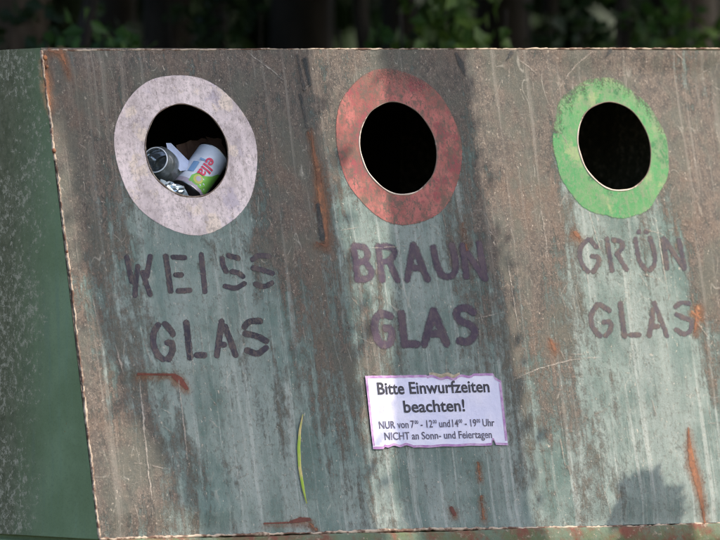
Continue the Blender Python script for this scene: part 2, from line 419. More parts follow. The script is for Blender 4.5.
W = 6.2
words = [
 ('violet stencilled word WEISS', 'ink', W-1.0, [
  [(128, 257), (133, 281)], [(139, 266), (136, 295)], [(144, 272), (151, 294)], [(151, 256), (148, 276)],
  [(166, 256), (171, 291)], [(173, 257), (184, 258)], [(175.5, 275), (181, 275)], [(178, 291), (189, 290.5)],
  [(200.3, 255), (204, 292)],
  [(221, 259), (221.5, 265), (225, 272)], [(227.5, 256), (236.5, 258.5)], [(231, 272), (237, 273), (241.5, 277)], [(224, 286.5), (234.5, 289.5), (243, 284)],
  [(251, 260), (256.7, 255.5), (267, 257)], [(251.5, 268.5), (261, 270.5), (270.5, 274)], [(254, 284.5), (262, 288), (270, 283.5)]]),
 ('violet black stencilled word GLAS under WEISS', 'ink', W, [
  [(158.3, 325), (153.5, 332), (153, 345), (157, 355), (162, 359.5)], [(165, 324), (169, 328), (172.5, 334)],
  [(167, 343), (172, 343), (172, 352), (167.5, 359.5)], [(185.5, 323), (189, 358)], [(195.5, 355.5), (202.5, 355.5)],
  [(220.5, 322), (215.7, 355.5)], [(218, 345), (223, 345)], [(224, 327), (235, 355)],
  [(243.5, 327), (248, 321), (258.5, 321.7)], [(244.5, 334), (255.5, 336), (264.5, 341.5)], [(246.7, 350.5), (256.7, 355), (264.5, 348.5)]]),
 ('blurred violet stencilled word BRAUN', 'ink_faded', W+.4, [
  [(353, 247), (356.7, 280)], [(354, 246.5), (363.5, 247), (367.5, 253), (365, 261), (357, 263)], [(365, 263), (371.5, 271), (369, 279), (357, 280)],
  [(378, 247), (382, 280)], [(378, 247), (390, 246), (396, 252), (390, 261), (382, 262)], [(389, 262), (397.5, 280)],
  [(413, 245), (407.5, 279.5)], [(413, 245), (427.5, 279.5)], [(411, 268), (421, 268)],
  [(432.5, 248), (436.5, 268), (443, 277.5), (453, 276), (456, 265), (451, 246)],
  [(461.7, 246), (465.5, 277)], [(462.5, 247), (483, 279)], [(478, 244), (484, 279)]]),
 ('heavy violet stencilled word GLAS under BRAUN', 'ink_faded', W+1.6, [
  [(390, 316), (380, 312.5), (373.5, 321.7), (375.5, 336), (381.7, 345.5), (391, 344), (392, 329), (386, 328)],
  [(401.5, 314), (405, 344), (417, 344)], [(433, 311), (424.5, 344)], [(433, 311), (446, 343.5)], [(429, 334), (441, 334)],
  [(472, 312.5), (466.7, 308), (458.3, 308.5), (455, 314), (459, 321.5), (471, 325.5), (475, 334), (468, 343), (458.8, 341)]]),
 ('thin grey violet stencilled word GRÜN', 'ink_thin', W-1.4, [
  [(588, 239.5), (580.5, 246.7), (579.5, 257.5), (583.5, 267), (588, 271.5)], [(590, 240), (596.5, 247)],
  [(591.7, 256.6), (599, 256.6), (598, 264.7), (593, 271.5)], [(607, 239), (612, 270.5)],
  [(613.3, 239.8), (622, 241.3), (623, 248), (616.5, 254.5)], [(618, 255.5), (626.5, 269.5)],
  [(635.4, 239), (638.6, 261), (645, 269)], [(650, 270), (655, 264), (654, 252), (649.5, 238)],
  [(638.2, 232.4), (638.6, 231.6)], [(646.0, 232), (646.4, 231.2)], [(663, 239), (666.6, 268.3)], [(664, 239.5), (683.5, 269)], [(678.3, 240), (684, 268)]]),
 ('thin grey violet stencilled word GLAS under GRÜN', 'ink_thin', W-1.2, [
  [(597.5, 304.5), (592, 311.7), (591, 321.7), (595, 331), (601, 335.5)], [(600.5, 304.5), (609.5, 310.5)],
  [(604.5, 321.7), (611.5, 321.7), (611.5, 330), (606.3, 335.3)], [(620.3, 303.6), (625, 336)], [(631, 335), (638.5, 335)],
  [(652.5, 310), (648.5, 335.5)], [(653.5, 303.5), (665.5, 336)], [(652.5, 326.7), (656.7, 326.7)],
  [(674.5, 307), (680, 302.5), (688, 303.8)], [(675.5, 315), (688.3, 320)], [(675.5, 330), (683, 335.5), (690, 331.5), (691, 321)]]),
]
def chaikin(p):
    if len(p) < 3: return p
    for _ in range(2):
        q_ = [p[0]]
        for a_, b_ in zip(p[:-1], p[1:]): q_ += [(a_[0]*.75+b_[0]*.25, a_[1]*.75+b_[1]*.25), (a_[0]*.25+b_[0]*.75, a_[1]*.25+b_[1]*.75)]
        p = q_+[p[-1]]
    return p
for lab, mk, wd, st in words:
    st = [chaikin(s_) if not (len(s_) == 3 and lab.startswith('heavy') and s_[0][0] == 401.5) else s_ for s_ in st]
    patch('stencil_lettering', [(s, wd) for s in st], M[mk], 1.0, .0007, label=lab, spread=1.6 if mk != 'ink_faded' else 2.2)

# painted rings and bright cut edges
ringm = ['white', 'red', 'green']; rlab = ['pale pinkish white painted ring', 'worn red painted ring', 'flaking bright green painted ring']
for i, ((cx, cy, a, b), (rx, ry, ra, rb)) in enumerate(zip(HOLES, RINGS)):
    NR, NTH = 22, 220; co = []; ink = []
    for k in range(NTH):
        t = 2*math.pi*k/NTH
        wob = 1+.012*math.sin(3*t+i)+.008*math.sin(7*t+2*i)+(.012*math.sin(5*t+1)+.01*math.sin(11*t) if i == 2 else 0)
        for j in range(NR):
            f = j/(NR-1)
            ix_, iy_ = cx+a*1.004*math.cos(t), cy+b*1.004*math.sin(t)
            ox, oy = rx+ra*1.03*wob*math.cos(t), ry+rb*1.03*wob*math.sin(t)
            co.append((ix_+(ox-ix_)*f, iy_+(oy-iy_)*f))
            e = min(1, (1-f)*9)
            if i == 2 and math.sin(t) > .2: e = min(e, .33+.5*(1-f)**.9)
            if i == 1: e = min(e, .95-.70*max(0, math.sin(t+.2))**1.3*(.5+.5*f))
            ink.append(e)
    co = np.array(co); H = height(co[:, 0], co[:, 1])+.0008
    qs = [(k*NR+j, k*NR+j+1, ((k+1) % NTH)*NR+j+1, ((k+1) % NTH)*NR+j) for k in range(NTH) for j in range(NR-1)]
    o = fast_mesh('painted_ring', np.column_stack([co, H]), np.array([x[::-1] for x in qs]), M[ringm[i]], panel)
    attr(o, 'ink', ink); o['label'] = rlab[i]
    # rolled edge of the cut, its sunlit lower left painted lighter
    pts = []; rad = []; lit_rim = []
    for k in range(121):
        t = 2*math.pi*k/120; w_ = 1+.006*math.sin(4*t+i*2)+.004*math.sin(9*t)
        uu, vv = cx+a*w_*math.cos(t), cy+b*w_*math.sin(t)
        pts.append(Vector((uu, vv, float(height(np.array([uu]), np.array([vv]))[0])+.0003)))
        rad.append(.0014+.0003*math.sin(13*t+i)+.0009*max(0, math.cos(t-R(222)))); lit_rim += [max(0., math.cos(t-R(222)))**.7*(.25 if i == 0 else 1)+.25*vnoise(np.array([t*4+i*9]), np.array([1.5]), 8)[0]]*8
    V_, F_ = tube(pts, rad, 8, False)
    o = mesh_obj('hole_rim', V_, F_, M['rim'], panel, True); attr(o, 'lit_rim', lit_rim)

# rust, chips and scratches that belong to the sheet, with painted fold shade
patch('rust_streak', [([(311, 128), (314, 150), (319, 172), (322, 200), (325, 222), (326, 245)], [1, 3.5, 6, 7, 5.5, 4]),
                      ([(308, 132), (317, 158)], 1.2), ([(316, 243), (326, 246)], 3)], M['rustmark'], .8, .0008, label='long orange rust streak left of the red ring')
patch('rust_streak', [([(687, 428), (688, 445), (691, 465), (696, 482), (700, 502), (705, 523)], [1.5, 4.5, 6.5, 6, 3.5, 2.5])], M['rustmark'], .8, .0008, label='broad orange brown rust gash near the bottom right', spread=1)
patch('rust_streak', [([(137, 374.5), (174, 375)], 1.8), ([(173, 376), (179, 380), (186, 388.5)], [4, 6, 3])], M['rustdark'], .7, .0008, label='hooked dark red rust tear under WEISS GLAS', spread=.8)
for st_ in ([([(264, 523.5), (294, 522.5)], 1.2), ([(290, 522), (300, 520), (309, 519.5)], [2, 5, 3])], [([(452, 508), (455, 514)], 3.5)]):
    patch('rust_streak', st_, M['rustdark'], .7, .0008, spread=.8)
for st_ in ([([(478, 463), (480.5, 479)], 1.8)], [([(481.5, 496), (484, 519)], [1.5, 2.6])], [([(697, 308), (696, 320), (694, 332)], [5, 4, 2]), ([(691, 312), (699, 318)], 3)],
            [([(575, 233), (579, 237)], 4.5)], [([(552, 340), (555, 349)], 4)], [([(60, 51), (64, 62), (67, 76)], [5, 3, 1]), ([(49, 50), (60, 53)], 3)],
            [([(310, 524), (316, 530)], 3)], [([(462, 222), (466, 250)], [1, 3])], [([(44, 56), (47, 84), (50, 110)], [3, 5, 2])]):
    patch('rust_streak', st_, M['rustmark'], .8, .0009, spread=1.8)
sc = []
big = []
def scrape(pts, w0, seed):
    r_ = np.random.default_rng(seed); pts = np.array(pts, float); out = []
    n_ = max(3, int(np.hypot(*(pts[-1]-pts[0]))/3)); t_ = np.linspace(0, len(pts)-1, n_)
    q_ = np.array([pts[int(min(k, len(pts)-1.001))]*(1-(k-int(min(k, len(pts)-1.001))))+pts[int(min(k, len(pts)-1.001))+1]*(k-int(min(k, len(pts)-1.001))) for k in t_])
    q_ += r_.normal(0, .28, q_.shape)
    big.append(([tuple(x_) for x_ in q_], np.clip(w0*(.15+.95*r_.random(n_))*np.sin(np.linspace(.25, 2.9, n_)), .05, 9)))
for i_, (p_, w_) in enumerate([([(247, 52), (265, 66), (283, 80)], 1.3), ([(558, 90), (575, 66), (592, 52)], 1.5), ([(513, 380), (540, 368), (570, 360), (600, 357)], 1.4),
      ([(520, 60), (535, 72)], 1.2), ([(675, 52), (684, 60)], 1.5), ([(700, 75), (712, 68)], 1.1), ([(140, 380), (143, 430), (150, 500)], 2.6),
      ([(115, 345), (122, 375)], 2.6), ([(133, 463), (170, 470)], 1.1), ([(208, 420), (219, 429)], 1.2), ([(365, 249), (405, 246)], 1.0), ([(470, 320), (505, 312)], .8),
      ([(588, 210), (600, 250)], 1.2), ([(540, 200), (548, 260)], 1.0), ([(178, 380), (186, 460)], 1.6), ([(655, 220), (668, 300)], 1.2), ([(505, 255), (520, 340)], 1.2)]):
    scrape(p_, w_, 60+i_)
patch('paint_scratches', big, M['scrape'], .7, .0012, spread=.8)
for k in range(110):
    x = rng.uniform(70, 718); y = rng.uniform(54, 520); 
    if x < 45+(y-50)*.119+8: continue
    if any(math.hypot((x-hx)/62, (y-hy)/78) < 1 for hx, hy in ((185, 153), (399, 146), (613, 148))) and rng.random() < .8: continue
    if rng.random() < .5: an = math.radians(rng.normal(83, 5)); L = rng.uniform(6, 45)
    else: an = rng.uniform(0, math.pi); L = rng.uniform(4, 26)
    b_ = rng.normal(0, .06)
    p = [(x+L*t*math.cos(an+b_*t), y+L*t*math.sin(an+b_*t)) for t in (0, .33, .66, 1)]
    sc.append(([(min(a_, 722), min(c_, 524)) for a_, c_ in p], [.3, rng.uniform(.5, 1.1), rng.uniform(.5, 1.0), .2]))
tag(patch('paint_scratches', sc, M['scratch'], .8, .0011, spread=.8), kind='stuff')
for st_ in ([([(456, 54), (461, 64), (465, 76)], [3, 7, 2])], [([(511, 53), (506, 61)], [5, 1.5])], [([(610, 51), (605, 58)], [5, 1.5])], [([(297, 55), (304, 90)], [2, 4])],
            [([(300, 95), (307, 128)], [4, 2])], [([(318, 205), (322, 238)], [5, 7])], [([(305, 60), (310, 85)], [6, 4])]):
    patch('chip_shade_mark', st_, M['chip_shade'], .8, .0010, spread=2.2)  # small marks at the top are chips, the long streaks painted fold shading

# welded edge beads
def bead(name, line, r, mat, off=.0012, wob=.0012, sub=14, seed=1, label=None):
    rr = np.random.default_rng(seed); pts = []; rad = []
    line = np.array(line, float)
    for i in range(len(line)-1):
        n_ = max(2, int(np.hypot(*(line[i+1]-line[i]))/2.2))
        for k in range(n_):
            p = line[i]+(line[i+1]-line[i])*k/n_
            U, V_ = uv(p[0], p[1]); pts.append(Vector((float(U)+rr.normal(0, wob*.5), float(V_)+rr.normal(0, wob*.5), off+rr.normal(0, .0003)))); rad.append(max(.0009, r*(1+rr.normal(0, .22)+.8*(vnoise(np.array([p[0]*.06+p[1]*.07]), np.array([3.3]), seed+40)[0]-.5))))
    for i in range(1, len(pts)-1): pts[i] = (pts[i-1]+pts[i]*2+pts[i+1])/4
    V_, F_ = tube(pts, rad, 7); return mesh_obj(name, V_, F_, mat, panel, True)
bead('weld_seam', [(40.5, 50), (44, 75), (47, 100), (51, 125), (53, 150), (57, 172), (61, 205), (66, 250), (72, 290), (76, 330), (82, 380), (87, 430), (92, 470), (96, 510), (99.5, 541)], .0029, M['bead'], .001, .0022, seed=2)
bead('top_edge', [(40.5, 50.3), (260, 49.2), (520, 48.8), (735, 48.5)], .0019, M['bead'], -.001, .0012, seed=3)
bead('bottom_edge', [(99, 539.5), (230, 535.5), (420, 530), (560, 527.8), (640, 527), (735, 524)], .0034, M['bead'], .004, .0022, seed=4)
for x, y, r in ((53, 151, .008), (44, 58, .009), (46, 67, .006), (66, 252, .005)):
    V_, F_ = tube([Vector((float(uv(x, y)[0]), float(uv(x, y)[1]), .002+.002*k)) for k in (0, 1, 2)], [r*.4, r*.7, r*.35], 9)
    mesh_obj('rust_lump', V_, F_, mat_simple('lump_rust', (.26, .11, .05), (.12, .05, .03), 60, .8), panel, True)

# body behind the sheet
def P3(u_, v_, off): p = np.array([u_, 0, 0])+Vax*v_+Nax*off; return Vector((p[0], p[1], p[2]+Z0))
TL, BL = P3(UL, VT, -.002), P3(UL, VB, -.002); TR, BR = P3(UR, VT, -.002), P3(UR, VB, -.002)
DEP = 1.25; YB = TL.y+DEP
zb, zt = BL.z, TL.z
# side sheet in its own plane: local x = depth behind the leaning edge, local y = up
def side(name, xw, flip):
    n1, n2 = 60, 60; co = []; F = []
    for i in range(n1+1):
        for j in range(n2+1):
            f = i/n1; g_ = j/n2
            y = (BL.y+(TL.y-BL.y)*g_)*(1-f)+YB*f; z = zb+(zt-zb)*g_-f*.03*g_
            bulge = .004*math.sin(3.1*y+1)*math.sin(4*z)+.0015*math.sin(17*y+3*z)
            co.append((y, z-Z0, bulge*min(1, 8*min(f, 1-f, g_, 1-g_)+.0)))
    for i in range(n1):
        for j in range(n2):
            a_ = i*(n2+1)+j; F.append((a_, a_+1, a_+n2+2, a_+n2+1) if flip else (a_, a_+n2+1, a_+n2+2, a_+1))
    o = mesh_obj(name, co, F, M['side'], container, True)
    o.matrix_local = Matrix.Translation((xw, 0, Z0)) @ Matrix(((0, 0, 1, 0), (1, 0, 0, 0), (0, 1, 0, 0), (0, 0, 0, 1)))
    return o
side('side_panel', UL, True); side('side_panel', UR, False)
def quad(name, a, b, c, d, mat, n=1): return mesh_obj(name, [a, b, c, d], [(0, 1, 2, 3)], mat, container)
quad('back_panel', (UL, YB, zb), (UR, YB, zb), (UR, YB, zt-.03), (UL, YB, zt-.03), M['side'])
quad('roof', (UL, TL.y, zt), (UR, TR.y, zt), (UR, YB, zt-.03), (UL, YB, zt-.03), M['panel'])
quad('floor_plate', (UL, BL.y, zb+.002), (UR, BR.y, zb+.002), (UR, YB, zb+.002), (UL, YB, zb+.002), M['inside'])
# dark linings just inside so the openings look into a black hold
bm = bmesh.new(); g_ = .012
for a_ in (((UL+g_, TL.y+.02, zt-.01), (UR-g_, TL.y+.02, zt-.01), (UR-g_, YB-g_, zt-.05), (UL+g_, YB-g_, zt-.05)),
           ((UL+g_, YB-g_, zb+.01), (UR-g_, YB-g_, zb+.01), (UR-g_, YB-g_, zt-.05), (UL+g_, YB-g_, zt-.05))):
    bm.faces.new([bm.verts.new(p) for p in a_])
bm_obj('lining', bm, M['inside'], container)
# folded lip under the sheet
n_ = 240; co = []; F = []
prof = [(.002, .0), (.013, -.001), (.0165, -.006), (.0175, -.03), (.017, -.055), (.006, -.058), (.0, -.06)]
rr = np.random.default_rng(9)
for i in range(n_+1):
    f = i/n_; uu = UL-.004+(UR-UL+.008)*f; dz = .0012*math.sin(23*f)+rr.normal(0, .0004)
    for k, (o_, dv) in enumerate(prof):
        co.append(P3(uu, VB-.004+dv+(dz if k else 0), o_+rr.normal(0, .0003)))
m_ = len(prof)
for i in range(n_):
    for k in range(m_-1): F.append((i*m_+k, i*m_+k+1, (i+1)*m_+k+1, (i+1)*m_+k))
mesh_obj('bottom_lip', co, F, M['lip'], container, True)
bm = bmesh.new(); box(bm, UL+.01, UR-.01, BL.y+.02, YB-.01, .10, zb-.001, .01); bm_obj('lower_body', bm, M['side'], container)
for yy in (BL.y+.12, YB-.22):
    bm = bmesh.new(); box(bm, UL-.02, UR+.02, yy, yy+.1, 0, .099, .008); bm_obj('skid', bm, M['lip'], container)

# ------------------------------------------------------------------ rubbish behind the first opening
def at(x, y, depth): return world(x, y, -depth)
def mat_plain(name, c, rough=.5, trans=0, metal=0, spec=.5):
    n = NT(name); a = n.noise(40, 5, .6)
    n.B(Base_Color=n.mix(n.step(a, .4, .7, 0, .35), c, tuple(q*.5 for q in c)), Roughness=rough, Metallic=metal, Specular_IOR_Level=spec)
    if trans: n.b.inputs['Transmission Weight'].default_value = trans
    return n.m
M['tin'] = mat_plain('tin_metal', (.6, .6, .6), .3, 0, 1); M['lab'] = mat_plain('label_white', (.80, .82, .88), .45)
M['labg'] = mat_plain('label_green', (.26, .60, .10), .45); M['laby'] = mat_plain('label_yellow', (.62, .58, .12), .45); M['labr'] = mat_plain('label_red', (.70, .03, .09), .45)
M['labp'] = mat_plain('label_pale_pink', (.52, .44, .50), .45); M['labb'] = mat_plain('label_blue', (.22, .38, .60), .45)
M['paper'] = mat_plain('pale_blue_card', (.52, .60, .80), .7)
M['glassj'] = mat_plain('clear_grey_glass', (.62, .68, .70), .08, .85)
M['foil'] = mat_plain('crumpled_foil', (.60, .70, .74), .28, 0, .8)
M['redtext'] = M['labr']

def frame_from(c, ax, up):
    z = ax.normalized(); x = (up-z*up.dot(z)).normalized(); y = z.cross(x)
    return Matrix(((x.x, y.x, z.x, c.x), (x.y, y.y, z.y, c.y), (x.z, y.z, z.z, c.z), (0, 0, 0, 1)))
viewdir = Vector(cd)
# labelled can: axis along the drawing line (190,194)-(212,156)
ca, cb = at(187, 192, .072), at(213, 156, .066)
axis = (cb-ca); can = empty('tin_can'); tag(can, 'labelled tin can with red lettering and green band lying inside the white ringed opening', 'can')
rc, Lc = .0375, axis.length
CM = frame_from(ca, axis, -viewdir); can.matrix_world = CM      # local x faces the viewer
ns, nz = 48, 18; V_ = []; F_ = []; 
for j in range(nz+1):
    for k in range(ns):
        t = 2*math.pi*k/ns; r_ = rc*(1-.10*math.exp(-((t-5.6)/.35)**2-((j-9)/4)**2)-.05*math.exp(-((t-.5)/.4)**2-((j-13)/3)**2)); V_.append((r_*math.cos(t), r_*math.sin(t), Lc*j/nz))
for j in range(nz):
    for k in range(ns): F_.append((j*ns+k, j*ns+(k+1) % ns, (j+1)*ns+(k+1) % ns, (j+1)*ns+k))
lab = mesh_obj('paper_label', V_, F_, M['lab'], can, True)
for m in ('labg', 'laby', 'labp', 'labb'): lab.data.materials.append(M[m])
for p in lab.data.polygons:
    c = p.center; th = math.atan2(c.y, c.x); s = rc*th; zz = c.z
    # s grows to viewer right or left; determine green towards the lower right
    g = s*GS if False else s
    if zz < .012: p.material_index = 3
    if zz < .040+.35*(-s if False else 0) and zz >= .0: pass
for nm, z0_, z1_ in (('lid', Lc, Lc+.002), ('base', -.002, 0)):
    V2, F2 = tube([(0, 0, z0_-.001), (0, 0, z0_), (0, 0, z1_), (0, 0, z1_+.001)], [rc*.97, rc*1.03, rc*1.03, rc*.97], 40); mesh_obj(nm, V2, F2, M['tin'], can, True)
# which way is right on the label, seen from the front
ysign = 1 if (Vector((CM[0][1], CM[1][1], CM[2][1])).dot(Vector(cr))) > 0 else -1
def wrap(name, poly_sz, mat, lift):
    """closed outlines on the label: s = to the right (m), z = along the axis (m)"""
    bm = bmesh.new()
    for pl in poly_sz:
        vs_ = [bm.verts.new((s, z, 0)) for s, z in pl]
        bm.faces.new(vs_)
    bmesh.ops.triangulate(bm, faces=bm.faces[:]); bmesh.ops.subdivide_edges(bm, edges=bm.edges[:], cuts=3, use_grid_fill=True)
    for q_ in bm.verts:
        s, z = q_.co.x, q_.co.y; t = ysign*s/rc; q_.co = Vector(((rc+lift)*math.cos(t), (rc+lift)*math.sin(t), z))
    return bm_obj(name, bm, mat, can)
def circ(s, z, r, a=1.0, n=24): return [(s+r*math.cos(2*math.pi*k/n), z+r*a*math.sin(2*math.pi*k/n)) for k in range(n)]
wrap('pink_band', [[(-.05, .0005), (.05, .0005), (.05, .006), (-.05, .010)]], M['labp'], .0003)
wrap('green_print', [[(-.012, .007), (.045, .007), (.052, .078), (.036, .066), (.026, .050), (.012, .038), (-.006, .034), (-.013, .022)]], M['labg'], .0005)
wrap('yellow_print', [circ(.004, .022, .011)], M['laby'], .0008)
wrap('pink_print', [circ(.004, .023, .006)], M['labp'], .0011)
wrap('blue_print', [[(-.028, .030), (-.014, .032), (-.016, .060), (-.030, .058)], [(-.020, .066), (.0, .068), (.0, .072), (-.02, .071)]], M['labb'], .0005)

def text_tris(body, bold=.0):
    cu_ = bpy.data.curves.new('lettering_source', 'FONT'); cu_.body = body; cu_.size = 1; cu_.resolution_u = 3; cu_.offset = bold
    o = bpy.data.objects.new('lettering_source', cu_); C.objects.link(o)
    dg = bpy.context.evaluated_depsgraph_get(); me = bpy.data.meshes.new_from_object(o.evaluated_get(dg))
    V_ = [tuple(v_.co) for v_ in me.vertices]; F_ = [tuple(p.vertices) for p in me.polygons]
    bpy.data.objects.remove(o); bpy.data.curves.remove(cu_); bpy.data.meshes.remove(me)
    return np.array(V_), F_
TV, TF = text_tris('ella', .012)
bmt = bmesh.new(); vt = [bmt.verts.new(p) for p in TV]
for f in TF:
    try: bmt.faces.new([vt[i] for i in f])
    except ValueError: pass
for _ in range(2): bmesh.ops.subdivide_edges(bmt, edges=bmt.edges[:], cuts=1)
bmesh.ops.triangulate(bmt, faces=bmt.faces[:])
bmt.verts.ensure_lookup_table(); bmt.verts.index_update()
TV = np.array([tuple(v_.co) for v_ in bmt.verts]); TF = [tuple(v_.index for v_ in f.verts) for f in bmt.faces]; bmt.free()
w_ = TV[:, 0].max(); TV = TV/w_
bm = bmesh.new(); vs_ = []
for x_, y_, _ in TV:     # reads downwards along the can
    z = .082-.050*x_; s = -.006+.050*y_*.95; t = ysign*s/rc
    vs_.append(bm.verts.new(((rc+.0018)*math.cos(t), (rc+.0018)*math.sin(t), z)))
for f in TF:
    try: bm.faces.new([vs_[i] for i in f])
    except ValueError: pass
bm_obj('red_lettering', bm, M['labr'], can)

jar = empty('glass_jar'); tag(jar, 'empty clear glass jar with its open mouth facing out of the left opening', 'jar')
jc = at(155, 160, .05); jd = (Vector(cr)*-.28-Vector(cd)*.9+Vector((0, 0, .22))).normalized()
jar.matrix_world = frame_from(jc, jd, Vector((0, 0, 1)))
pro = [(.0, .026), (-.004, .0285), (-.010, .028), (-.014, .030), (-.022, .036), (-.085, .036), (-.092, .03), (-.092, .001)]
pin = [(-.089, .001), (-.088, .028), (-.082, .0335), (-.022, .0335), (-.014, .027), (-.006, .0255), (0, .026)]
V2, F2 = tube([(0, 0, z) for z, r in pro+pin], [r for z, r in pro+pin], 40, False); mesh_obj('jar_body', V2, F2, M['glassj'], jar, True)
V2, F2 = tube([(.0275*math.cos(k*math.pi/20), .0275*math.sin(k*math.pi/20), .0) for k in range(41)], [.0016]*41, 6, False); mesh_obj('jar_rim', V2, F2, M['lab'], jar, True)

cp = [at(166, 143, .07), at(171, 143, .075), at(191, 163, .07), at(189, 170, .06), at(180, 171, .058), at(169, 155, .062)]
bm = bmesh.new(); vv = [bm.verts.new(p) for p in cp]; bm.faces.new(vv)
r_ = bmesh.ops.extrude_face_region(bm, geom=bm.faces[:]); bmesh.ops.translate(bm, verts=[g for g in r_['geom'] if isinstance(g, bmesh.types.BMVert)], vec=Vector(cd)*.0012)
bmesh.ops.recalc_face_normals(bm, faces=bm.faces[:])
o = bm_obj('card_scrap', bm, M['paper']); tag(o, 'folded pale blue card scrap between jar and labelled can', 'scrap')
def crumple(name, c, r, seed, mat, sc=(1, 1, 1), amp=.35):
    bm = bmesh.new(); bmesh.ops.create_icosphere(bm, subdivisions=3, radius=r); rr = random.Random(seed)
    for v_ in bm.verts:
        v_.co *= 1+amp*(rr.random()-.5)
        v_.co = Vector((v_.co.x*sc[0], v_.co.y*sc[1], v_.co.z*sc[2]))+c
    return bm_obj(name, bm, mat)
o = crumple('crumpled_foil', at(173, 190, .045), .020, 3, M['foil'], (1.4, .8, .75)); tag(o, 'crumpled shiny clear wrapper at the lower edge of the left opening', 'wrapper')
def scrap(name, pts, depths, mat, label, cat):
    bm = bmesh.new(); bm.faces.new([bm.verts.new(at(x, y, d)) for (x, y), d in zip(pts, depths)])
    bmesh.ops.triangulate(bm, faces=bm.faces[:]); bmesh.ops.subdivide_edges(bm, edges=bm.edges[:], cuts=3, use_grid_fill=True)
    rr = random.Random(len(pts)*7+int(pts[0][0]))
    for v_ in bm.verts: v_.co += Vector((rr.uniform(-1, 1), rr.uniform(-1, 1), rr.uniform(-1, 1)))*.0022
    r_ = bmesh.ops.extrude_face_region(bm, geom=bm.faces[:]); bmesh.ops.translate(bm, verts=[g for g in r_['geom'] if isinstance(g, bmesh.types.BMVert)], vec=Vector(cd)*.001)
    bmesh.ops.recalc_face_normals(bm, faces=bm.faces[:]); tag(bm_obj(name, bm, mat), label, cat)
M['brownc'] = mat_plain('brown_card', (.16, .085, .055), .8); M['film'] = mat_plain('grey_film', (.34, .42, .46), .25)
scrap('brown_scrap', [(176, 146), (190, 141), (206, 138), (214, 146), (205, 160), (186, 172)], [.12, .13, .14, .13, .115, .11], M['brownc'], 'dark brown card scrap behind the labelled can', 'scrap')
scrap('torn_scrap', [(206, 137), (221, 139), (227, 158), (214, 152)], [.13, .12, .10, .11], M['brownc'], 'torn brown scrap above the right edge of the labelled can', 'scrap')
scrap('plastic_film', [(160, 179), (170, 182), (184, 186), (190, 198), (174, 200), (162, 190)], [.045, .05, .04, .05, .035, .04], M['film'], 'crumpled grey film under the glass jar', 'wrapper')
M['refuse'] = mat_simple('dark_refuse', (.05, .045, .04), (.16, .13, .11), 25, .5, .5, .5)
V_ = []; F_ = []
rr = random.Random(5); parts = []
for k in range(150):   # bottles and tins piled up below the opening
    fr = rr.random(); zc = zb+.05+rr.random()*(.62-.0)
    hx = (1-(zc-zb)/.75)*.32; c = Vector((HOLES[0][0]+rr.uniform(-hx, hx), .12+AL*.1+rr.uniform(0, .35), min(zc, 1.085)))
    d_ = Vector((rr.uniform(-1, 1), rr.uniform(-1, 1), rr.uniform(-.5, .5))).normalized()
    parts.append(tube([c-d_*.05, c-d_*.04, c+d_*.03, c+d_*.045, c+d_*.07], [.02, .033, .033, .014, .012], 10))
V_, F_ = join(parts)
tag(mesh_obj('refuse_heap', V_, F_, M['refuse'], None, True), 'dark heap of bottles and tins piled inside the container', 'refuse', kind='stuff')

# ------------------------------------------------------------------ the notice
notice = empty('notice_sign'); notice.matrix_world = PM
tag(notice, 'white notice with purple border stuck below the words BRAUN GLAS', 'notice')
def mat_notice():
    n = NT('notice_foil'); a = n.noise(14, 6, .6); b = n.noise(90, 5, .75)
    c = n.mix(n.step(a, .35, .65), (.58, .58, .76), (.68, .66, .80)); c = n.mix(n.step(b, .55, .75, 0, .4), c, (.52, .47, .60))
    n.B(Base_Color=c, Roughness=.42, Specular_IOR_Level=.4); n.bump(n.add(n.add(a, n.mul(b, .25)), n.noise(6, 3, .5, (3, 1, 1), rot=(0, 0, .6))), .6, .004); return n.m
M['notice'] = mat_notice()
q0 = np.array([(364.5, 376), (499, 373.4), (508, 445), (373.3, 449)])
def nq(s, t):  # s right, t down in 0..1 -> drawing
    return (q0[0]*(1-s)+q0[1]*s)*(1-t)+(q0[3]*(1-s)+q0[2]*s)*t
def npos(s, t, lift):
    p = nq(s, t); U, V_ = uv(p[0], p[1]); U, V_ = float(U), float(V_)
    curl = .006*max(0, (s-.93)/.07)**2*max(0, (.12-t)/.12) + .004*max(0, 1-abs(s-.6)/.12)*max(0, (.08-t)/.08)
    return (U, V_, float(height(np.array([U]), np.array([V_]))[0])+lift+curl)
def top_t(s):   # torn top edge
    z = .0
    if .46 < s < .80: z = .03+.014*math.sin(s*60)+.016*math.sin(s*23)
    if s > .95: z = .05+(s-.95)*1.5*.8
    return z+.002*math.sin(s*90)
def bot_t(s):
    z = 1.0+.004*math.sin(s*33)
    if .08 < s < .30: z = .975+.012*math.sin(s*70)
    if .88 < s < .91: z = .93
    return z
NS, NTt = 90, 26; V_ = []; F_ = []
for i in range(NS+1):
    s = i/NS
    for j in range(NTt+1): t = top_t(s)+(bot_t(s)-top_t(s))*j/NTt; V_.append(npos(s, t, .0022))
for i in range(NS):
    for j in range(NTt): a_ = i*(NTt+1)+j; F_.append((a_, a_+1, a_+NTt+2, a_+NTt+1))
mesh_obj('sheet', V_, F_, M['notice'], notice, True)
M['purple'] = mat_simple('purple_border', (.34, .16, .38), (.50, .34, .52), 60, .5, .3, .1)
parts = []
def strip(f0, f1, n=90):
    V_ = []; F_ = []
    for i in range(n+1):
        for f in (f0, f1): s, t = f(i/n); V_.append(npos(s, t, .0026))
    for i in range(n): F_.append((2*i, 2*i+1, 2*i+3, 2*i+2))
    return V_, F_
parts.append(strip(lambda k: (k, top_t(k)+.0), lambda k: (k, top_t(k)+.034)))
parts.append(strip(lambda k: (.0, .025+.93*k), lambda k: (.016, .025+.93*k)))
